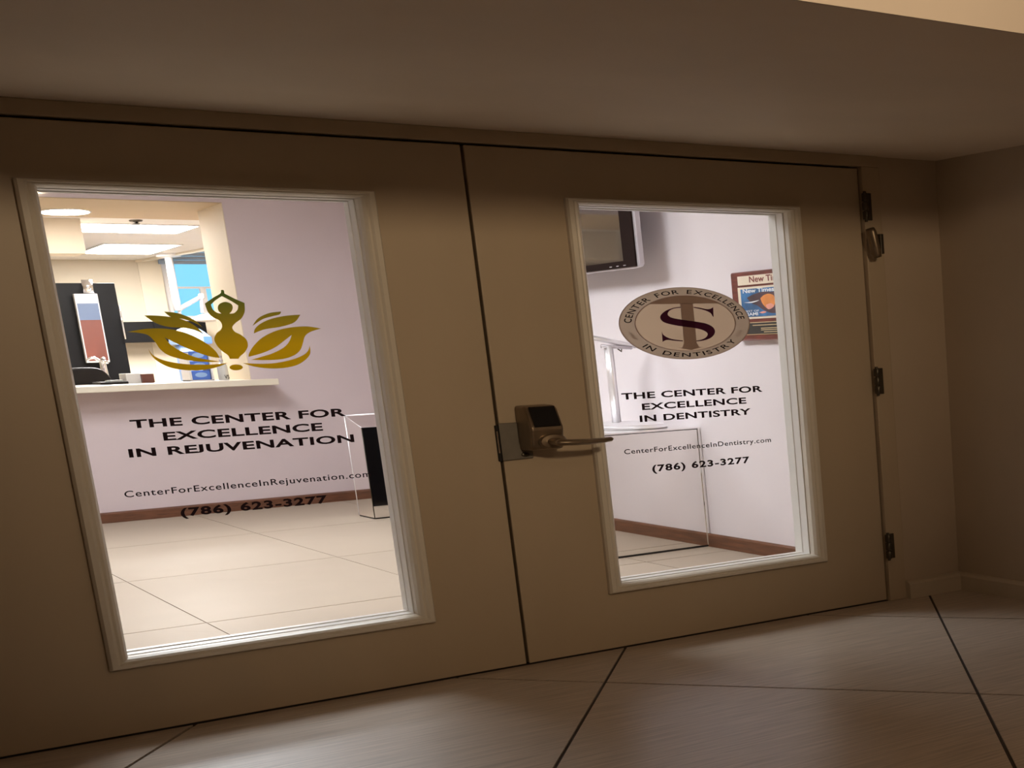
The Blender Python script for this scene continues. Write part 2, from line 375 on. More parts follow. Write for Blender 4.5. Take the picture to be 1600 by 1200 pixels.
petal([[(965, 220), (900, 210), (820, 215), (750, 232), (690, 262), (650, 300), (628, 335), (625, 353)], [(625, 353), (690, 335), (750, 308), (795, 275), (827, 250)],
       [(827, 250), (815, 282), (788, 310), (740, 335), (690, 351), (636, 367)], [(636, 367), (720, 368), (790, 362), (840, 345), (868, 320), (880, 288), (890, 256), (915, 236), (965, 220)]])
petal([[(912, 300), (903, 325), (880, 345), (830, 365), (760, 380), (690, 385), (598, 382)], [(598, 382), (650, 398), (720, 407), (790, 405), (850, 392), (890, 368), (914, 338), (912, 300)]])
body = spline([[Z2(p) for p in s] for s in ([(495, 40), (508, 40), (512, 56)], [(512, 56), (560, 80), (606, 100)], [(606, 100), (607, 140), (592, 172), (564, 194), (549, 214), (560, 234), (590, 250), (615, 272), (622, 302), (608, 330), (586, 350), (578, 362)], [(578, 362), (537, 362)],
       [(537, 362), (528, 345), (500, 325), (477, 300), (464, 270), (475, 242), (495, 225), (501, 205), (488, 182), (455, 166), (433, 140), (420, 103)], [(420, 103), (460, 75), (493, 55), (495, 40)])])
hole = spline([[Z2(p) for p in s] for s in ([(500, 68), (545, 92), (577, 112)], [(577, 112), (573, 132), (556, 148), (535, 150)], [(535, 150), (546, 138), (551, 120), (543, 104), (516, 95), (490, 104), (481, 120), (485, 138), (498, 150)], [(498, 150), (478, 146), (458, 130), (449, 108)], [(449, 108), (470, 88), (500, 68)])])
flat('lotus_figure', [body, hole], 'film_lotus', g1, G2)
cb = Z2((567, 402)); flat('lotus_dot', [ellipse_pts(cb, Z2((598, 400))[0] - cb[0], Z2((567, 388))[1] - cb[1], 32)], 'film_lotus', g1, G2)
# round seal print
cx, cz = px((1072.5, 505.3)); ra = (px((1174.5, 503))[0] - px((970.2, 508))[0]) / 2; rb = (px((1073, 449))[1] - px((1073, 562))[1]) / 2
def lay(n): return lambda x, z: Vector((x, GY - .0006 * n, z))
flat('seal_disc', [ellipse_pts((cx, cz), ra, rb), ellipse_pts((cx, cz), ra * .775, rb * .775)], 'film_taupe', g2, lay(0))
flat('seal_rim', [ellipse_pts((cx, cz), ra * 1.0, rb * 1.0), ellipse_pts((cx, cz), ra * .985, rb * .985)], 'film_mauve', g2, lay(1))
flat('seal_ring', [ellipse_pts((cx, cz), ra * .775, rb * .775), ellipse_pts((cx, cz), ra * .755, rb * .755)], 'film_mauve', g2, lay(1))
flat('seal_field', [ellipse_pts((cx, cz), ra * .774, rb * .774)], 'film_tan', g2, lay(0))
S6 = lambda p: px((960 + p[0] / 6.957, 440 + p[1] / 6.957))
zt = (S6((500, 243))[1] + S6((1000, 240))[1]) / 2; s0 = (zt - cz) / (rb * .757); a0 = math.asin(s0)
bar = [(cx + ra * .757 * math.cos(a0 + (math.pi - 2 * a0) * k / 24), cz + rb * .757 * math.sin(a0 + (math.pi - 2 * a0) * k / 24)) for k in range(25)]
sl, sr = S6((720, 300))[0], S6((858, 300))[0]; zb = cz - rb * .745
stem = [(sl, zt + .002), (sl, zb + .03), (sl - .012, zb + .012), (sl - .03, zb + .012), (sl + .03, zb), (sr - .03, zb), (sr + .03, zb + .012), (sr + .012, zb + .012), (sr, zb + .03), (sr, zt + .002)]
flat('seal_letter_bar', [bar], 'film_mauve', g2, lay(2)); flat('seal_letter_stem', [stem], 'film_mauve', g2, lay(2))
def purple(segs, n): return flat('seal_letter_curve', [spline([[S6(p) for p in s] for s in segs])], 'film_purple', g2, lay(n))
purple([[(718, 274), (640, 285), (560, 315), (507, 358), (497, 398), (530, 438), (610, 465), (740, 488), (870, 505), (960, 528), (1006, 558), (1008, 585), (985, 612), (940, 632), (888, 642)], [(888, 642), (890, 650)],
        [(890, 650), (960, 642), (1040, 615), (1082, 575), (1090, 530), (1060, 488), (990, 455), (880, 435), (740, 415), (630, 395), (585, 370), (578, 345), (600, 315), (650, 293), (718, 284)], [(718, 284), (718, 274)]], 3)
purple([[(858, 274), (940, 287), (1000, 300), (1040, 296), (1072, 278)], [(1072, 278), (1076, 386)], [(1076, 386), (1064, 374), (1046, 345), (1010, 324), (950, 303), (858, 284)], [(858, 284), (858, 274)]], 3)
purple([[(513, 541), (528, 575), (570, 605), (640, 628), (742, 640)], [(742, 640), (742, 650)], [(742, 650), (650, 643), (585, 634), (548, 640), (522, 656)], [(522, 656), (513, 541)]], 3)
def arc_text(s, a_from, a_to, rr, size, flip, bold=.014):
    n = len(s); adv = []
    for ch in s:
        me = text_mesh(ch, bold) if ch != ' ' else None; adv.append((me, bb(me)[1] - bb(me)[0] if me else .35))
    gap = .17; tot = sum(a[1] for a in adv) + gap * (n - 1); pos = 0; V = []; F = []
    for me, wd in adv:
        t = (pos + wd / 2) / tot; ang = a_from + (a_to - a_from) * t; pos += wd + gap
        if not me: continue
        x0, x1, _, _ = bb(me); base = len(V); kx = abs(a_to - a_from) * rr / tot
        for v in me.vertices:
            u = (v.co.x - (x0 + x1) / 2) * kx; h = (v.co.y - .35) * size
            if flip: tx, tz, nx, nz = -math.sin(ang), math.cos(ang), -math.cos(ang), -math.sin(ang)
            else: tx, tz, nx, nz = math.sin(ang), -math.cos(ang), math.cos(ang), math.sin(ang)
            V.append((cx + ra * (math.cos(ang) * rr + tx * u + nx * h), GY - .0012, cz + rb * (math.sin(ang) * rr + tz * u + nz * h)))
        F += [tuple(base + i for i in p.vertices) for p in me.polygons]; bpy.data.meshes.remove(me)
    me = bpy.data.meshes.new('seal_lettering'); me.from_pydata(V, [], F); me.update(); return link('seal_lettering', me, 'ink_black', g2)
D = math.radians
arc_text('CENTER FOR EXCELLENCE', D(177), D(6), .872, .155, False)
arc_text('IN DENTISTRY', D(221), D(325), .872, .155, True)
for s, a_ in ((-1, 200), (1, -21)):           # faint sprigs between the two words
    for k in range(4):
        an = D(a_ + s * (k * 3.2 - 5)); c_ = (cx + ra * .87 * math.cos(an), cz + rb * .87 * math.sin(an))
        flat('seal_sprig', [[(c_[0] - .018, c_[1] + .004), (c_[0], c_[1] + .001), (c_[0] + .018, c_[1] - .004), (c_[0], c_[1] - .003)]], 'film_mauve', g2, lay(2))
# keypad lever lock on the right leaf
side = [(0, 1.058), (-.085, 1.056), (-.105, 1.048), (-.150, .972), (-.150, .962), (-.135, .892), (-.120, .882), (0, .880)]
lk = extrude('lock_body', [(.070, y, z) for y, z in side], (.132, 0, 0), 'nickel', d2, .010, 3)
def tilt(t, off): y, z = -.105 + t * (-.045), 1.048 + t * (-.076); return y - .86 * off, z + .5 * off
tp, bt = tilt(-.02, .0), tilt(.98, .0); tp2, bt2 = tilt(-.02, .006), tilt(.98, .006)
poly('keypad_screen', [(x, y, z) for (y, z) in (tp, tp2, bt2, bt) for x in (.085, .189)], [(0, 1, 3, 2), (2, 3, 5, 4), (4, 5, 7, 6), (0, 2, 4, 6), (1, 3, 5, 7), (0, 1, 7, 6)], 'black_glass', lk)
lathe('lever_rose', [(.030, 0), (.030, -.012), (.026, -.02), (.014, -.022), (.013, -.075), (.011, -.085)], (.152, -.138, .915), 'nickel', lk, 32, (1.9, 1), 'Y')
tube('lever', [(.135, -.205, .913), (.150, -.212, .912), (.20, -.215, .909), (.27, -.217, .907), (.33, -.219, .908), (.362, -.220, .911), (.370, -.220, .912)], [.008, .013, .0125, .0115, .0105, .0095, .004], 'nickel', lk, 20, (1, 1.8, 1))
gp = extrude('latch_guard', [(-.004, 0, .992), (.070, 0, .992), (.070, 0, .906), (.120, 0, .890), (.120, 0, .846), (-.004, 0, .843)], (0, -.014, 0), 'grey_plate', d2, .003)
lathe('screw', [(.009, 0), (.008, -.006), (.003, -.008)], (.088, -.014, .862), 'dark_metal', gp, 20, (1.9, 1), 'Y')
box('latch_edge', (-.018, -.010, .842), (-.005, .02, .985), 'rubber_black', d2, .003)
box('latch_bolt', (-.016, -.014, .875), (-.010, -.009, .962), 'chrome', d2, .001)
box('gap_light_block', (-.06, DT + .001, .01), (.06, DT + .011, 2.045), 'rubber_black', d2)  # unseen strip added behind the meeting gap to stop lobby light leaking
# hinges
def hinge(z0, z1):
    h = boxes('hinge', [((1.800, -.030, z0), (1.842, -.022, z1))], 'dark_metal', d2, .002)
    n = 3
    for k in range(n):
        a, b = z0 + (z1 - z0) * k / n, z0 + (z1 - z0) * (k + 1) / n
        lathe('knuckle', [(.010, a + .002), (.011, a + .004), (.011, b - .004), (.010, b - .002)], (1.803, -.034, 0), 'dark_metal', h, 20, (1.3, 1.6))
    lathe('pin', [(.005, z0 - .008), (.006, z0), (.006, z1), (.005, z1 + .007)], (1.803, -.034, 0), 'dark_metal', h, 12, (1.3, 1.6))
for a, b in ((1.816, 1.938), (1.014, 1.136), (.214, .336)): hinge(a, b)
hs = tube('hinge_stop', [onY((1359, 357), -.10), onY((1361, 362), -.10), onY((1369, 396), -.10), onY((1371, 402), -.10)], [.016, .019, .019, .016], 'nickel', d2, 24, (1.2, 1.6, 1))
c0 = onY((1367, 371), -.06); box('stop_bracket', (c0[0] + .015, -.085, c0[2] - .075), (c0[0] + .032, -.022, c0[2] + .015), 'dark_metal', hs, .002)
for r in (d1, d2): adopt(r)

# ------------------------------------------------------------------ hall spotlight (out of view, above the viewer)
LP = Vector((-.5, -6.3, 2.56)); aim = Vector((.1, 0, 2.55))
hl = empty('ceiling_spotlight', (LP[0], LP[1] - .25, HC)); tag(hl, 'warm swivel spotlight on the high hall ceiling aimed at the doors', 'lamp')
dv = (aim - LP).normalized()
lathe('ceiling_plate', [(.10, 0), (.11, -.02), (.04, -.035)], (LP[0], LP[1] - .25, HC), 'nickel', hl)
tube('arm', [(LP[0], LP[1] - .25, HC - .03), LP - dv * .25], .015, 'nickel', hl)
tube('housing', [LP - dv * .30, LP - dv * .27, LP - dv * .02], [.06, .14, .16], 'nickel', hl)
ld = bpy.data.lights.new('bulb', 'SPOT'); ld.energy = HALL_E; ld.color = (1, .75, .49); ld.spot_size = math.radians(59); ld.spot_blend = 1.0; ld.shadow_soft_size = .14
lo = bpy.data.objects.new('bulb', ld); col.objects.link(lo); lo.location = LP + dv * .02; lo.rotation_euler = dv.to_track_quat('-Z', 'Y').to_euler(); lo.parent = hl
adopt(hl)
for k, (x, y, lb) in enumerate(((-3.2, -7.6, 'unseen fill panel added on the hall ceiling farther from the doors'), (.6, -4.4, 'unseen fill panel added on the hall ceiling nearer the soffit'))):  # added fill panels, out of view, to brighten soffit and hall floor
    p = empty('hall_fill', (x, y, HC)); tag(p, lb, 'light', 'added hall fill panels')
    boxes('frame', [((x - .42, y - .62, HC - .03), (x - .4, y + .62, HC)), ((x + .4, y - .62, HC - .03), (x + .42, y + .62, HC)), ((x - .4, y - .62, HC - .03), (x + .4, y - .6, HC)), ((x - .4, y + .6, HC - .03), (x + .4, y + .62, HC))], 'white_enamel', p)
    box('diffuser', (x - .4, y - .6, HC - .02), (x + .4, y + .6, HC - .005), 'hall_fill_glow', p); adopt(p)

# ------------------------------------------------------------------ the lobby behind the doors
LX0, LX1, LY = -4.2, 2.24, 8.48
lf = box('floor_lobby', (LX0, WT, -.06), (LX1, LY, -.004), 'grout_light'); struct(lf, 'pale polished tile floor of the lobby behind the doors')
for i in range(-4, 3):
    for j in range(-1, 5):
        x0, x1 = max(LX0, -.69 + 1.17 * i) + .003, min(LX1, -.69 + 1.17 * (i + 1)) - .003
        y0, y1 = max(WT, 2.34 + 2.03 * (j - 1)) + .006, min(LY, 2.34 + 2.03 * j) - .006
        if x1 > x0 + .02 and y1 > y0 + .02: box('tile', (x0, y0, -.004), (x1, y1, 0), 'lobby_tile', lf)
OX0, OX1, OZ0, OZ1, OD = -2.6, 1.092, 1.061, 2.585, .86     # pass-through opening
wb = boxes('wall_lobby_back', [((LX0, LY, 0), (OX0, LY + OD, LC)), ((OX1, LY, 0), (LX1 + .2, LY + OD, LC)), ((OX0, LY, 0), (OX1, LY + OD, OZ0)), ((OX0, LY, OZ1), (OX1, LY + OD, LC))], 'lavender_paint'); struct(wb, 'lavender lobby wall with a wide pass-through opening')
box('reveal_lining', (OX1 - .006, LY + .001, OZ0), (OX1 - .0005, LY + OD, OZ1), 'beige_paint', wb)
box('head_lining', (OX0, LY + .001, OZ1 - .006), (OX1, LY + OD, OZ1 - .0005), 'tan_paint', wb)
struct(box('wall_lobby_right', (LX1, WT, 0), (LX1 + .2, LY, LC), 'pale_lavender_paint'), 'pale lavender lobby wall with television and plaque')
struct(box('wall_lobby_left', (LX0 - .2, WT, 0), (LX0, LY, LC), 'pale_lavender_paint'), 'pale lobby wall out of view on the left')
struct(box('ceiling_lobby', (LX0 - .2, WT, LC), (LX1 + .2, LY, LC + .1), 'white_paint'), 'white ceiling of the lobby')
struct(extrude('baseboard_back', [(LX0, LY, 0), (LX0, LY - .05, 0), (LX0, LY - .05, .072), (LX0, LY - .025, .084), (LX0, LY, .084)], (LX1 - LX0, 0, 0), 'wood_base'), 'reddish wood baseboard under the lavender wall')
struct(extrude('baseboard_lobby_right', [(LX1, WT, 0), (LX1 - .02, WT, 0), (LX1 - .02, WT, .074), (LX1 - .01, WT, .084), (LX1, WT, .084)], (0, LY - WT, 0), 'wood_base'), 'reddish wood baseboard along the pale lobby wall')
for k, (x, y) in enumerate(((-.2, 2.4), (-.2, 5.6))):
    p = empty('ceiling_light', (x, y, LC)); tag(p, ('square white ceiling panel light near the lobby doors', 'square white ceiling panel light near the lavender wall')[k], 'light', 'lobby ceiling lights')
    boxes('frame', [((x - .62, y - .82, LC - .03), (x - .6, y + .82, LC)), ((x + .6, y - .82, LC - .03), (x + .62, y + .82, LC)), ((x - .6, y - .82, LC - .03), (x + .6, y - .8, LC)), ((x - .6, y + .8, LC - .03), (x + .6, y + .82, LC))], 'white_enamel', p)
    box('diffuser', (x - .6, y - .8, LC - .02), (x + .6, y + .8, LC - .005), 'lobby_lamp', p); adopt(p)
# counter ledge through the opening
lg = extrude('counter_ledge', [(OX0, 8.18, 1.062), (1.232, 8.18, 1.062), (1.232, LY - .0005, 1.062), (OX1 - .008, LY - .0005, 1.062), (OX1 - .008, LY + OD + .1, 1.062), (OX0, LY + OD + .1, 1.062)], (0, 0, .052), 'ledge_laminate', None, .006)
tag(lg, 'cream counter ledge projecting from the opening in the lavender wall', 'counter')
LT = 1.114

# television on the pale wall
tv = empty('television', (LX1, 4.2, 1.756)); tag(tv, 'dark wall-mounted television with a silver edge above the chrome stand', 'television')
TX = 2.02; ty0, ty1, tz0, tz1 = 2.80, 5.55, 1.757, 2.40
extrude('casing', [(TX + .012, y, z) for y, z in ((ty0 + .07, tz0), (ty1 - .07, tz0), (ty1 - .02, tz0 + .006), (ty1, tz0 + .022), (ty1, tz1 - .022), (ty1 - .07, tz1), (ty0 + .07, tz1), (ty0, tz1 - .022), (ty0, tz0 + .022), (ty0 + .02, tz0 + .006))], (.032, 0, 0), 'silver_plastic', tv, .003, 2)
box('back_shell', (TX + .045, ty0 + .35, tz0 + .08), (TX + .10, ty1 - .35, tz1 - .08), 'bezel_dark', tv, .01)
ring_b = [((TX, ty0 + .035, tz0 + .008), (TX + .011, ty0 + .20, tz1 - .008)), ((TX, ty1 - .20, tz0 + .008), (TX + .011, ty1 - .035, tz1 - .008)), ((TX, ty0 + .20, tz0 + .008), (TX + .011, ty1 - .20, tz0 + .048)), ((TX, ty0 + .20, tz1 - .048), (TX + .011, ty1 - .20, tz1 - .008))]
boxes('bezel', ring_b, 'bezel_dark', tv)
box('screen', (TX + .004, ty0 + .20, tz0 + .048), (TX + .011, ty1 - .20, tz1 - .048), 'screen_glass', tv)
box('wall_bracket', (TX + .1005, 3.7, 1.92), (LX1 - .021, 4.6, 2.22), 'dark_metal', tv, .004)
for k in range(3): box('button', (TX - .003, 2.97 + k * .10, tz0 + .018), (TX, 3.0 + k * .10, tz0 + .023), 'silver_plastic', tv)
adopt(tv)
# award plaque
pq = empty('award_plaque', (LX1, 1.55, 1.29)); tag(pq, 'dark red wooden award plaque with a magazine cover on the pale wall', 'plaque')
py0, py1, pz0, pz1 = 1.985, 1.22, 1.288, 1.680; PX = LX1 - .05
box('board', (PX, py1, pz0), (LX1 - .0005, py0, pz1), 'plaque_wood', pq, .012, 2)
PT = lambda d: (lambda y, z: Vector((PX - d, -y, z)))       # y axis turned so that text reads from the lobby
def pz(v): return pz0 + (pz1 - pz0) * v
def py(u): return py0 + (py1 - py0) * u
def plate(name, u0, u1, v0, v1, d0, d1, m): return box(name, (PX - d1, py(u1), pz(v0)), (PX - d0, py(u0), pz(v1)), m, pq)
tp_ = plate('title_plate', .125, .875, .805, .935, 0, .006, 'cream_print')
lettering('New Times', -py(.30), -py(.82), pz(.838), .032, PT(.0068), 'red_print', tp_, .022, 1.0, 'title_lettering')
cf = plate('cover_frame', .115, .885, .315, .775, 0, .006, 'cream_print')
cv = plate('cover_print', .165, .835, .345, .745, .0061, .010, 'blue_print')
lettering('New Times', -py(.20), -py(.66), pz(.69), .022, PT(.0112), 'white_print', cv, .025, 1.0, 'cover_lettering')
lettering('BEST OF', -py(.20), -py(.42), pz(.415), .010, PT(.0112), 'white_print', cv, .008, 1.0, 'cover_lettering')
lettering('MIAMI', -py(.19), -py(.40), pz(.362), .017, PT(.0112), 'white_print', cv, .02, 1.0, 'cover_lettering')
def blob(pts, d, m): return flat('cover_shape', [spline([[(-py(.2 + (u - .2) * .9), pz(v)) for u, v in pts + pts[:1]]])], m, cv, PT(d))
blob([(.26, .62), (.36, .66), (.52, .69), (.66, .68), (.80, .66), (.80, .42), (.66, .38), (.52, .43), (.42, .50), (.33, .54)], .0105, 'dark_print')
blob([(.48, .60), (.54, .64), (.62, .655), (.70, .62), (.71, .52), (.66, .46), (.58, .45), (.51, .52)], .0108, 'orange_print')
blob([(.56, .50), (.64, .52), (.69, .48), (.63, .44), (.58, .445)], .0110, 'pink_print')
blob([(.20, .555), (.32, .56), (.46, .575), (.34, .545)], .0110, 'white_print')
blob([(.44, .40), (.52, .415), (.56, .40), (.50, .385)], .0110, 'pink_print')
ip = plate('brass_border', .125, .875, .085, .265, 0, .005, 'brass')
plate('inscription_plate', .145, .855, .095, .255, .0051, .008, 'black_plate')
for k, (a, b, v) in enumerate(((.30, .72, .215), (.42, .72, .17), (.42, .70, .145), (.46, .66, .115))): plate('inscription_line', a, b, v, v + .010, .0081, .009, 'brass')
adopt(pq)

# mirrored console against the pale wall
CX0, CY0, CY1, CZ = 1.45, 2.63, 5.2, .765
cn = empty('mirrored_console', ((CX0 + LX1) / 2, CY0, 0)); tag(cn, 'mirrored console cabinet against the pale wall below the television', 'cabinet')
box('body', (CX0 + .006, CY0 + .02, .012), (LX1 - .021, CY1, CZ - .012), 'rubber_black', cn)
box('plinth', (CX0 + .004, CY0 - .002, 0), (LX1 - .0215, CY1 - .05, .0119), 'rubber_black', cn)
box('end_panel', (CX0 + .002, CY0, .0125), (LX1 - .021, CY0 + .019, CZ - .013), 'mirror', cn)
box('edge_strip', (LX1 - .0205, CY0 - .006, .004), (LX1 - .004, CY0 + .05, CZ - .004), 'mirror', cn)
box('edge_line', (CX0 + .002, CY0 - .003, CZ - .0125), (LX1 - .021, CY0 + .019, CZ - .0081), 'rubber_black', cn)
box('top_panel', (CX0, CY0 - .004, CZ - .008), (LX1 - .003, CY1, CZ), 'mirror', cn)
for k in range(2): box('front_door', (CX0 - .003, CY0 + .03 + k * 1.27, .02), (CX0 + .005, CY0 + 1.28 + k * 1.27, CZ - .012), 'mirror', cn)
adopt(cn)
# chrome stand on the console
sy = 3.2; sx = onY((956, 600), sy)[0]
cs = empty('chrome_stand', (sx, sy, CZ)); tag(cs, 'chrome stand with round base and horizontal arm on mirrored console', 'stand')
lathe('base', [(.155, 0), (.158, .004), (.158, .012), (.145, .018), (.145, .026), (.120, .030), (.03, .036)], (2.01, sy, CZ), 'satin_chrome', cs, 48, (1.36, 2.6))
tube('pole', [(sx, sy, CZ + .03), (sx, sy, CZ + .30), (sx, sy, 1.285)], .022, 'satin_chrome', cs, 24, (1.0, 1.7, 1))
tube('back_pole', [(sx + .055, sy + .08, CZ + .03), (sx + .055, sy + .08, 1.285)], .014, 'silver_plastic', cs, 20, (1.0, 1.7, 1))
A0, A1 = onY((905, 523.5), sy), onY((992, 541), sy)
tube('arm', [A0, A0.lerp(A1, .5), A1],   .015, 'satin_chrome', cs, 20, (1, 1.7, 1))
tube('joint', [(sx - .04, sy, 1.287), (sx + .16, sy, 1.272)], .012, 'silver_plastic', cs, 16, (1, 1.7, 1))
h0, h1, h2 = onY((960, 541), sy), onY((971, 549.5), sy), onY((971.5, 539), sy)
tube('hook', [h0, h0.lerp(h1, .6), h1, h1.lerp(h2, .5), h2], .0045, 'dark_metal', cs, 10)
adopt(cs)
# mirrored side cabinet with black inset
fx, fx1 = 1.352, 2.12
fp = empty('mirrored_fireplace', ((fx + fx1) / 2, 6.5, 0)); tag(fp, 'mirrored low cabinet with a black inset front by the lavender wall', 'cabinet')
poly('mirrored_case', [(fx, 6.5, .012), (fx, 6.92, .012), (fx, 6.92, .815), (fx, 6.9, .815), (fx, 6.5, .728), (fx1, 6.5, .012), (fx1, 6.92, .012), (fx1, 6.92, .815), (fx1, 6.9, .815), (fx1, 6.5, .728)],
     [(0, 1, 2, 3, 4), (5, 6, 7, 8, 9), (0, 1, 6, 5), (1, 2, 7, 6), (2, 3, 8, 7), (3, 4, 9, 8), (4, 0, 5, 9)], 'mirror', fp)
box('plinth', (fx + .004, 6.52, 0), (fx1 - .004, 6.90, .0115), 'rubber_black', fp)
box('inset_panel', (fx + .004, 6.488, .105), (fx1 - .05, 6.4995, .727), 'black_glass', fp)
tube('edge_trim', [(fx, 6.498, .01), (fx, 6.498, .728)], .0035, 'dark_metal', fp, 8); tube('edge_trim', [(fx, 6.498, .728), (fx, 6.9, .816)], .0035, 'satin_chrome', fp, 8)
tube('edge_trim', [(fx, 6.9, .816), (fx1, 6.9, .816)], .0035, 'satin_chrome', fp, 8); tube('edge_trim', [(fx, 6.9, .01), (fx, 6.9, .816)], .0035, 'satin_chrome', fp, 8)
adopt(fp)

# ------------------------------------------------------------------ the treatment room seen through the opening
TY0, TY1, TC = LY + OD, 16.9, 2.60
TX0, TX1 = -4.2, 5.0
struct(box('floor_treatment', (TX0, LY + OD, -.06), (TX1, TY1, 0), 'lobby_tile'), 'pale floor of the treatment room behind the opening')
cut = lambda y: 1.913 + (16.84 - y) * .11
struct(extrude('ceiling_treatment', [(TX0, TY0, TC), (cut(TY0), TY0, TC), (cut(TY1), TY1, TC), (TX0, TY1, TC)], (0, 0, .04), 'white_paint'), 'white treatment room ceiling with panel lights')
struct(box('ceiling_recess', (TX0, TY0, 3.0), (TX1, TY1, 3.05), 'white_paint'), 'raised ceiling pocket beside the treatment room window')
struct(extrude('trim_5', [(cut(TY0) + .0, TY0, TC - .03), (cut(TY0) + .05, TY0, TC - .03), (cut(TY0) + .05, TY0, TC + .04), (cut(TY0), TY0, TC + .04)], (cut(TY1) - cut(TY0), TY1 - TY0, 0), 'ledge_laminate'), 'cream edge strip of the treatment room ceiling')
struct(box('wall_treatment_left', (TX0 - .2, TY0, 0), (TX0, TY1, 3.05), 'beige_wall'), 'beige treatment room wall out of view on the left')
struct(box('wall_treatment_right', (TX1, TY0, 0), (TX1 + .2, TY1, 3.05), 'beige_wall'), 'beige treatment room wall out of view on the right')
WX0, WX1, WZ0, WZ1 = onY((256, 440), TY1)[0], 4.2, onY((300, 497), TY1)[2], 2.95
wbk = boxes('wall_treatment_back', [((TX0, TY1, 0), (WX0, TY1 + .25, 3.05)), ((WX1, TY1, 0), (TX1 + .2, TY1 + .25, 3.05)), ((WX0, TY1, 0), (WX1, TY1 + .25, WZ0)), ((WX0, TY1, WZ1), (WX1, TY1 + .25, 3.05))], 'beige_wall'); struct(wbk, 'beige back wall of the treatment room')
box('wall_panel', (onY((214, 410), TY1)[0], TY1 - .02, .9), (WX0 - .01, TY1, TC + .1), 'ledge_laminate', wbk)
struct(boxes('wall_treatment_end', [((LX1 + .2, LY + OD - .2, 0), (TX1, LY + OD - .001, 3.05)), ((TX0, LY + OD - .2, LC), (TX1, LY + OD, 3.05))], 'beige_wall'), 'beige wall closing the treatment room beside the opening')
win = empty('window_1', ((WX0 + WX1) / 2, TY1, WZ0)); struct(win, 'bright blue window in the back wall of the treatment room')
zt_ = onY((290, 449), TY1)[2]; xv = onY((321, 460), TY1)[0]
box('window_frame', (WX0, TY1 + .06, WZ0), (WX0 + .07, TY1 + .14, WZ1), 'white_enamel', win); box('window_frame', (WX0 + .12, TY1 + .06, WZ0), (WX0 + .15, TY1 + .14, zt_), 'white_enamel', win)
box('window_frame', (WX0 + .07, TY1 + .06, zt_ - .012), (WX1, TY1 + .14, zt_ + .012), 'white_enamel', win)
box('window_frame', (xv - .04, TY1 + .06, WZ0), (xv + .03, TY1 + .14, zt_ - .012), 'white_enamel', win); box('window_frame', (WX0 + .07, TY1 + .06, WZ0), (WX1, TY1 + .14, WZ0 + .03), 'white_enamel', win)
box('window_pane', (WX0, TY1 + .145, zt_), (WX1, TY1 + .16, WZ1), 'window_glass', win); box('window_pane', (WX0, TY1 + .145, WZ0), (WX1, TY1 + .16, zt_), 'window_glass', win)
adopt(win)
zb_ = onY((290, 413), TY1)[2]
bl = empty('window_blind', ((WX0 + WX1) / 2, TY1 - .02, zb_)); tag(bl, 'grey-blue slatted blind drawn halfway over the treatment room window', 'blind')
box('bottom_rail', (WX0 - .03, TY1 - .06, zb_), (WX1, TY1 - .01, zb_ + .05), 'blind_fabric', bl, .004)
k = 0; z = zb_ + .055
while z < 2.92: box('slat', (WX0 - .03, TY1 - .045, z), (WX1, TY1 - .025, z + .046), 'blind_fabric', bl); z += .05
adopt(bl)
# lowered beige soffit with downlight behind the opening
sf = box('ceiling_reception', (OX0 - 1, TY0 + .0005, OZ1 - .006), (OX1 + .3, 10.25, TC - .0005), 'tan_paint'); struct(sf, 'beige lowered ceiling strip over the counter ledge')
dl = empty('downlight', (.19, 9.72, OZ1 - .006)); tag(dl, 'round white downlight in the beige strip above the opening', 'light')
zc_ = OZ1 - .006
lathe('trim_ring', [(.190, -.0005), (.188, -.006), (.174, -.006), (.174, -.0005)], (.16, 9.72, zc_), 'white_enamel', dl, 48, (1, 1.7))
lathe('lens', [(.174, -.0008), (.172, -.004)], (.16, 9.72, zc_), 'dental_lamp', dl, 48, (1, 1.7)); adopt(dl)
def troffer(x0, x1, y0, y1, label):
    t = empty('panel_light', ((x0 + x1) / 2, (y0 + y1) / 2, TC)); tag(t, label, 'light', 'treatment room panel lights')
    boxes('frame', [((x0 - .03, y0 - .04, TC - .012), (x1 + .03, y0, TC)), ((x0 - .03, y1, TC - .012), (x1 + .03, y1 + .04, TC)), ((x0 - .03, y0, TC - .012), (x0, y1, TC)), ((x1, y0, TC - .012), (x1 + .03, y1, TC))], 'white_enamel', t)
    box('diffuser', (x0, y0, TC - .010), (x1, y1, TC - .001), 'dental_lamp', t); adopt(t)
troffer(.42, 1.45, 11.1, 12.1, 'long white ceiling panel light nearest the beige strip')
troffer(1.10, 1.82, 13.85, 15.5, 'white ceiling panel light farther back, near the window')
sp = onZ((212, 344), TC); so = empty('sprinkler', sp); tag(so, 'small dark round sprinkler head on the white ceiling', 'sprinkler')
lathe('escutcheon', [(.055, -.0005), (.05, -.012), (.03, -.016)], sp, 'dark_metal', so, 24, (1, 1.7)); lathe('head', [(.018, -.016), (.014, -.03), (.03, -.032), (.03, -.036)], sp, 'dark_metal', so, 20, (1, 1.7)); adopt(so)
# hanging beige bulkhead at the upper left
bz = onY((135, 396), 10.6)
bkh = extrude('bulkhead', [(-1.6, 10.75, bz[2]), (bz[0], 10.6, bz[2]), (bz[0], 11.05, bz[2]), (-1.6, 11.2, bz[2])], (0, 0, TC - bz[2] - .0005), 'beige_paint'); struct(bkh, 'beige box bulkhead hanging at the upper left of the opening'); bkh.name = 'trim_6'
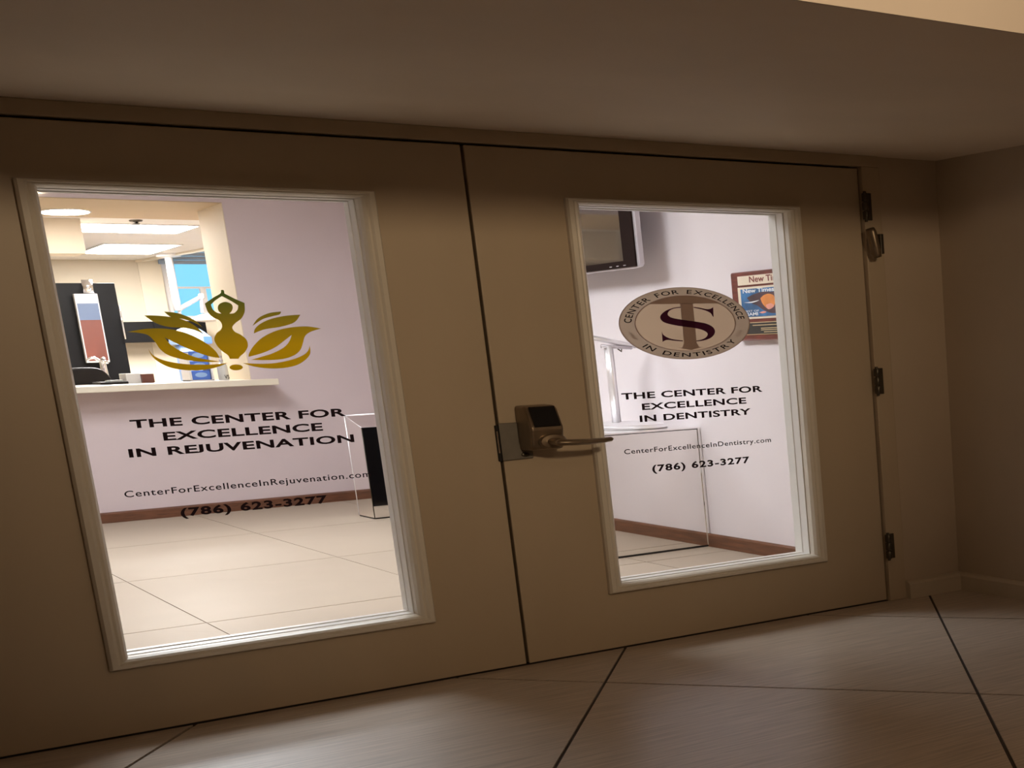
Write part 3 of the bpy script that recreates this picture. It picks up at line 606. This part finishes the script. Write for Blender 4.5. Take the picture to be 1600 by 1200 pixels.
# tall black cabinet
b0, b1 = onY((86, 442), 14), onY((178.5, 442), 14)
bc = empty('black_cabinet', ((b0[0] + b1[0]) / 2, 14, 0)); tag(bc, 'tall glossy black cabinet with a long bar handle behind the ledge', 'cabinet')
box('carcass', (b0[0] - .15, 14.02, 0), (b1[0] - .004, 15.2, b1[2]), 'black_lacquer', bc, .006); dr = box('door', (b0[0] - .15, 14.0, .05), (b1[0], 14.019, b1[2] - .003), 'black_lacquer', bc, .003)
hb0, hb1 = onY((180, 478), 13.9), onY((192, 530), 13.9)
hx = b1[0] - .012
tube('handle', [(hx, 13.9, hb1[2]), (hx, 13.9, hb0[2])], .011, 'chrome', dr, 12, (1, 1.7, 1)); tube('handle_post', [(hx, 13.9, hb1[2] + .04), (hx, 13.999, hb1[2] + .04)], .006, 'chrome', dr, 10); tube('handle_post', [(hx, 13.9, hb0[2] - .04), (hx, 13.999, hb0[2] - .04)], .006, 'chrome', dr, 10)
adopt(bc)
# narrow picture panel with chrome holder in front of the cabinet
f0, f1, f2 = onY((115, 459), 13.85), onY((152, 459), 13.85), onY((135, 567), 13.85)
pp = empty('picture_panel', ((f0[0] + f1[0]) / 2, 13.85, f2[2])); tag(pp, 'narrow red and blue picture panel hanging before the black cabinet', 'picture')
x0, x1, z1, z0 = f0[0], f1[0], f0[2], f2[2]
box('panel', (x0, 13.85, z0), (x1, 13.93, z1), 'white_enamel', pp, .004)
box('print_lower', (x0 + .012, 13.843, z0 + .02), (x1 - .012, 13.8495, z0 + (z1 - z0) * .62), 'picture_red', pp); box('print_upper', (x0 + .012, 13.843, z0 + (z1 - z0) * .62), (x1 - .012, 13.8495, z0 + (z1 - z0) * .86), 'picture_blue', pp)
ct, cb_ = onY((139, 437), 13.85), onY((140, 458), 13.85)
tube('chrome_holder', [(cb_[0], 13.89, cb_[2]), (cb_[0], 13.89, ct[2])], .052, 'chrome', pp, 24, (1, .7, 1)); box('hanger', (cb_[0] - .02, 13.93, z1 - .1), (cb_[0] + .02, 13.9995, z1 - .02), 'dark_metal', pp)
adopt(pp)
# black wall cabinet strip on the back wall
s0_, s1_, s2_ = onY((188, 503), TY1), onY((262, 503), TY1), onY((195, 536), TY1)
wc = empty('wall_cabinet', ((s0_[0] + s1_[0]) / 2, TY1, s2_[2])); tag(wc, 'low black wall cabinet on the beige wall under the window', 'cabinet')
zs = min(s1_[2], WZ0 - .01)
box('carcass', (s0_[0] - .3, TY1 - .34, s2_[2]), (s1_[0] + .25, TY1 - .021, zs), 'black_lacquer', wc, .004)
for kk in range(2): box('door', (s0_[0] - .3 + kk * .6, TY1 - .36, s2_[2]), (s0_[0] + .29 + kk * .6, TY1 - .341, zs), 'black_lacquer', wc, .003)
adopt(wc)
# pole-mounted lamp arm
LY_ = 15.6; q0, q1, q2, q3 = onZ((262, 404), TC), onY((278, 484), LY_), onY((315, 463), LY_), onY((316, 489), LY_)
px_ = onY((270, 440), LY_)[0]
la = empty('dental_lamp_arm', (px_, LY_, TC)); tag(la, 'white ceiling pole with a bent lamp arm in front of the window', 'lamp')
lathe('ceiling_plate', [(.14, -.0005), (.13, -.03), (.05, -.045)], (px_, LY_, TC), 'white_enamel', la, 32, (1, 1.6))
tube('pole', [(px_, LY_, TC - .04), (px_, LY_, q1[2] - .01)], .042, 'white_enamel', la, 20, (1, 1.6, 1))
tube('arm', [q1, q1.lerp(q2, .5), q2], [.030, .026, .024], 'silver_plastic', la, 16, (1, 1.6, 1)); lathe('elbow', [(.03, -.03), (.036, -.015), (.036, .015), (.03, .03)], q2, 'white_enamel', la, 20, (1, 1.6))
tube('drop_arm', [q2, q3], [.022, .020], 'silver_plastic', la, 16, (1, 1.6, 1))
hd0 = onY((330, 497), LY_)
lathe('lamp_head', [(.02, .06), (.10, .05), (.20, .015), (.23, -.01), (.22, -.03), (.10, -.045), (.02, -.05)], (hd0[0], LY_, hd0[2]), 'white_enamel', la, 32, (1, 1.6))
adopt(la)
# light blue treatment chair back
cc = onY((298, 524), 13.0); dc = empty('treatment_chair', (cc[0], 13.0, 0)); tag(dc, 'light blue padded treatment chair seen through the lotus print', 'chair')
cw = onY((326, 524), 13.0)[0] - cc[0]; cz0 = onY((298, 531), 13)[2]; cz1 = onY((298, 511), 13)[2]
arc = [(cc[0] - cw + 2 * cw * k / 14, cz0 + (cz1 - cz0) * math.sin(math.pi * (k / 14) * .86 + .22)) for k in range(15)]
extrude('headrest', [(x, 12.9, z) for x, z in arc] + [(cc[0] + cw, 12.9, cz0 - .05), (cc[0] - cw, 12.9, cz0 - .05)], (0, .35, 0), 'light_blue_vinyl', dc, .01)
box('backrest', (cc[0] - cw * .8, 12.95, .75), (cc[0] + cw * .8, 13.2, cz0 - .0505), 'light_blue_vinyl', dc, .03, 3)
box('seat', (cc[0] - cw * .9, 12.2, .60), (cc[0] + cw * .9, 13.25, .749), 'light_blue_vinyl', dc, .03, 3)
lathe('pedestal', [(.24, 0), (.24, .03), (.08, .06), (.08, .599)], (cc[0], 12.75, 0), 'white_enamel', dc, 28, (1, 1.4))
box('blue_cap', (cc[0] + cw * .55, 12.86, cz0 - .045), (cc[0] + cw * .98, 12.8995, cz0 + .03), 'blue_vinyl', dc, .005)
adopt(dc)
# desk behind the ledge
dk = empty('reception_desk', (0, 10.6, 0)); tag(dk, 'grey reception desk top just behind the cream ledge', 'desk')
DZ = 1.07
box('desk_top', (-2.4, 9.95, DZ - .05), (.95, 11.3, DZ), 'grey_counter', dk, .006); box('desk_panel', (-2.38, 9.98, 0), (.93, 10.05, DZ - .0505), 'beige_wall', dk); box('desk_panel', (-2.38, 11.2, 0), (.93, 11.27, DZ - .0505), 'beige_wall', dk)
adopt(dk)
def dpos(p, y): q = onY(p, y); return q
# chrome tap-like fixture
t0 = onY((163, 581), 10.9); fz = empty('tap', (t0[0], 10.9, DZ)); tag(fz, 'small chrome tap with a curved spout behind the ledge', 'tap')
zt2 = onY((163, 565), 10.9)[2]
lathe('stem', [(.045, 0), (.036, .02), (.026, zt2 - DZ - .02), (.030, zt2 - DZ)], (t0[0], 10.9, DZ), 'chrome', fz, 20, (1, 1.6))
u = [onY(p, 10.9) for p in ((160, 566), (154, 563), (147, 559), (140, 560), (136, 563))]
tube('spout', u, [.016, .014, .013, .012, .010], 'chrome', fz, 14, (1, 1.6, 1)); u2 = [onY(p, 10.9) for p in ((157, 564), (163, 565), (169, 567))]
tube('handle', u2, [.014, .018, .010], 'chrome', fz, 14, (1, 1.6, 1)); u3 = onY((161, 560), 10.9); lathe('cap', [(.012, -.012), (.022, 0), (.012, .012)], u3, 'chrome', fz, 16, (1, 1.6)); adopt(fz)
# black office chair back, low at left
k0, k1 = onY((116, 574), 9.62), onY((160, 590), 9.62)
oc = empty('office_chair', ((k0[0] + k1[0]) / 2, 9.62, 0)); tag(oc, 'black leather office chair back rising behind the left end of the ledge', 'chair')
ctop = onY((135, 573), 9.62)[2]; xa, xb = k0[0] - .12, k1[0] + .06
cp = [(xa + (xb - xa) * t, ctop - .10 * (2 * t - 1) ** 4 - .012 * t) for t in [i / 16 for i in range(17)]]
extrude('backrest', [(x, 9.56, z) for x, z in cp] + [(xb, 9.56, .62), (xa, 9.56, .62)], (0, .16, 0), 'black_leather', oc, .02, 3)
box('seat', (xa + .02, 9.50, .46), (xb - .02, 9.93, .56), 'black_leather', oc, .03, 3); box('spine', ((xa + xb) / 2 - .03, 9.63, .5605), ((xa + xb) / 2 + .03, 9.67, .70), 'black_leather', oc)
lathe('column', [(.03, .06), (.03, .46)], ((xa + xb) / 2, 9.7, 0), 'chrome', oc, 16)
for i in range(5):
    a = 2 * math.pi * i / 5 + .3; tube('foot', [((xa + xb) / 2, 9.7, .07), ((xa + xb) / 2 + .2 * math.cos(a), 9.7 + .2 * math.sin(a), .03)], [.022, .016], 'dark_metal', oc, 10); lathe('caster', [(.02, 0), (.024, .012), (.02, .03)], ((xa + xb) / 2 + .2 * math.cos(a), 9.7 + .2 * math.sin(a), 0), 'rubber_black', oc, 12)
adopt(oc)
# low things on the ledge
def on_ledge(p): return onZ(p, LT)
def small_box(name, pl, pr, ytop, Y, depth, m, label, cat, z0=LT, bevel=.004):
    a, b = onY(pl, Y), onY(pr, Y); top = onY(((pl[0] + pr[0]) / 2, ytop), Y)[2]
    return tag(box(name, (a[0], Y, z0), (b[0], Y + depth, max(top, z0 + .006)), m, None, bevel), label, cat)
mg = empty('keyboard_tray', (.46, 9.0, LT)); tag(mg, 'dark grey card tray lying on the ledge before the black cabinet', 'tray')
a, b = onY((152, 590), 9.0), onY((196, 590), 9.0)
box('tray', (a[0], 8.9, LT), (b[0], 9.3, LT + .022), 'black_leather', mg, .004); box('card', (a[0] + .08, 8.95, LT + .0225), (b[0] - .03, 9.2, LT + .034), 'grey_counter', mg, .002); adopt(mg)
small_box('paper_stack', (197, 590), (220, 590), 583.5, 9.05, .3, 'paper_white', 'low stack of white papers on the ledge beside a brown box', 'papers')
small_box('brown_box', (222, 590), (241, 590), 584, 9.0, .22, 'brown_card', 'small reddish brown box on the ledge under the lotus', 'box')
tag(box('paper_sheet', (on_ledge((262, 598))[0], 8.32, LT), (on_ledge((262, 598))[0] + .42, 8.75, LT + .003), 'paper_white'), 'white paper sheet lying flat on the ledge before the blue box', 'paper')
# blue glove box in clear holder
a, b = onY((301, 590), 8.85), onY((330, 590), 8.85); zt3 = onY((315, 547), 8.85)[2]
gb = empty('glove_box', ((a[0] + b[0]) / 2, 8.85, LT)); tag(gb, 'stack of bright blue boxes in a white holder on the ledge', 'box')
boxes('holder', [((a[0] - .02, 8.84, LT), (a[0] - .004, 9.15, zt3 - .02)), ((b[0] + .004, 8.84, LT), (b[0] + .02, 9.15, zt3 - .02)), ((a[0] - .02, 8.84, LT), (b[0] + .02, 9.15, LT + .01))], 'white_enamel', gb)
hh = (zt3 - LT - .012) / 3
for kk in range(3): q = box('carton', (a[0], 8.86, LT + .0105 + kk * hh), (b[0], 9.13, LT + .0105 + (kk + 1) * hh - .006), 'blue_vinyl', gb, .004); flat('opening', [ellipse_pts(((a[0] + b[0]) / 2, LT + .01 + (kk + .5) * hh), (b[0] - a[0]) * .33, hh * .25, 24)], 'light_blue_vinyl', q, lambda x, z: Vector((x, 8.8585, z)))
adopt(gb)
# sanitizer bottle
bq, bw_ = onY((350, 591), 8.75), onY((358, 591), 8.75)[0] - onY((350, 591), 8.75)[0]; zt4 = onY((350, 556), 8.75)[2]; H_ = zt4 - LT
sb = empty('pump_bottle', (bq[0], 8.75, LT)); tag(sb, 'clear pump bottle standing at the right end of the ledge', 'bottle')
lathe('bottle', [(bw_ * .9, 0), (bw_, .006), (bw_, H_ * .55), (bw_ * .8, H_ * .66), (bw_ * .35, H_ * .72), (bw_ * .35, H_ * .78)], (bq[0], 8.75, LT), 'clear_plastic', sb, 28, (1, 1.6))
lathe('pump', [(bw_ * .4, H_ * .78), (bw_ * .4, H_ * .86), (bw_ * .12, H_ * .87), (bw_ * .12, H_ * .97)], (bq[0], 8.75, LT), 'silver_plastic', sb, 18, (1, 1.6))
tube('nozzle', [(bq[0] + .01, 8.75, LT + H_ * .97), (bq[0] - bw_ * .5, 8.75, LT + H_), (bq[0] - bw_, 8.75, LT + H_ * .95)], [.010, .009, .007], 'silver_plastic', sb, 12)
lettering('VS', bq[0] - bw_ * .2, bq[0] + bw_ * .75, LT + .012, .032, lambda x, z: Vector((x, 8.75 - 1.6 * bw_ - .002, z)), 'black_plate', sb, .02, 1.0)
adopt(sb)
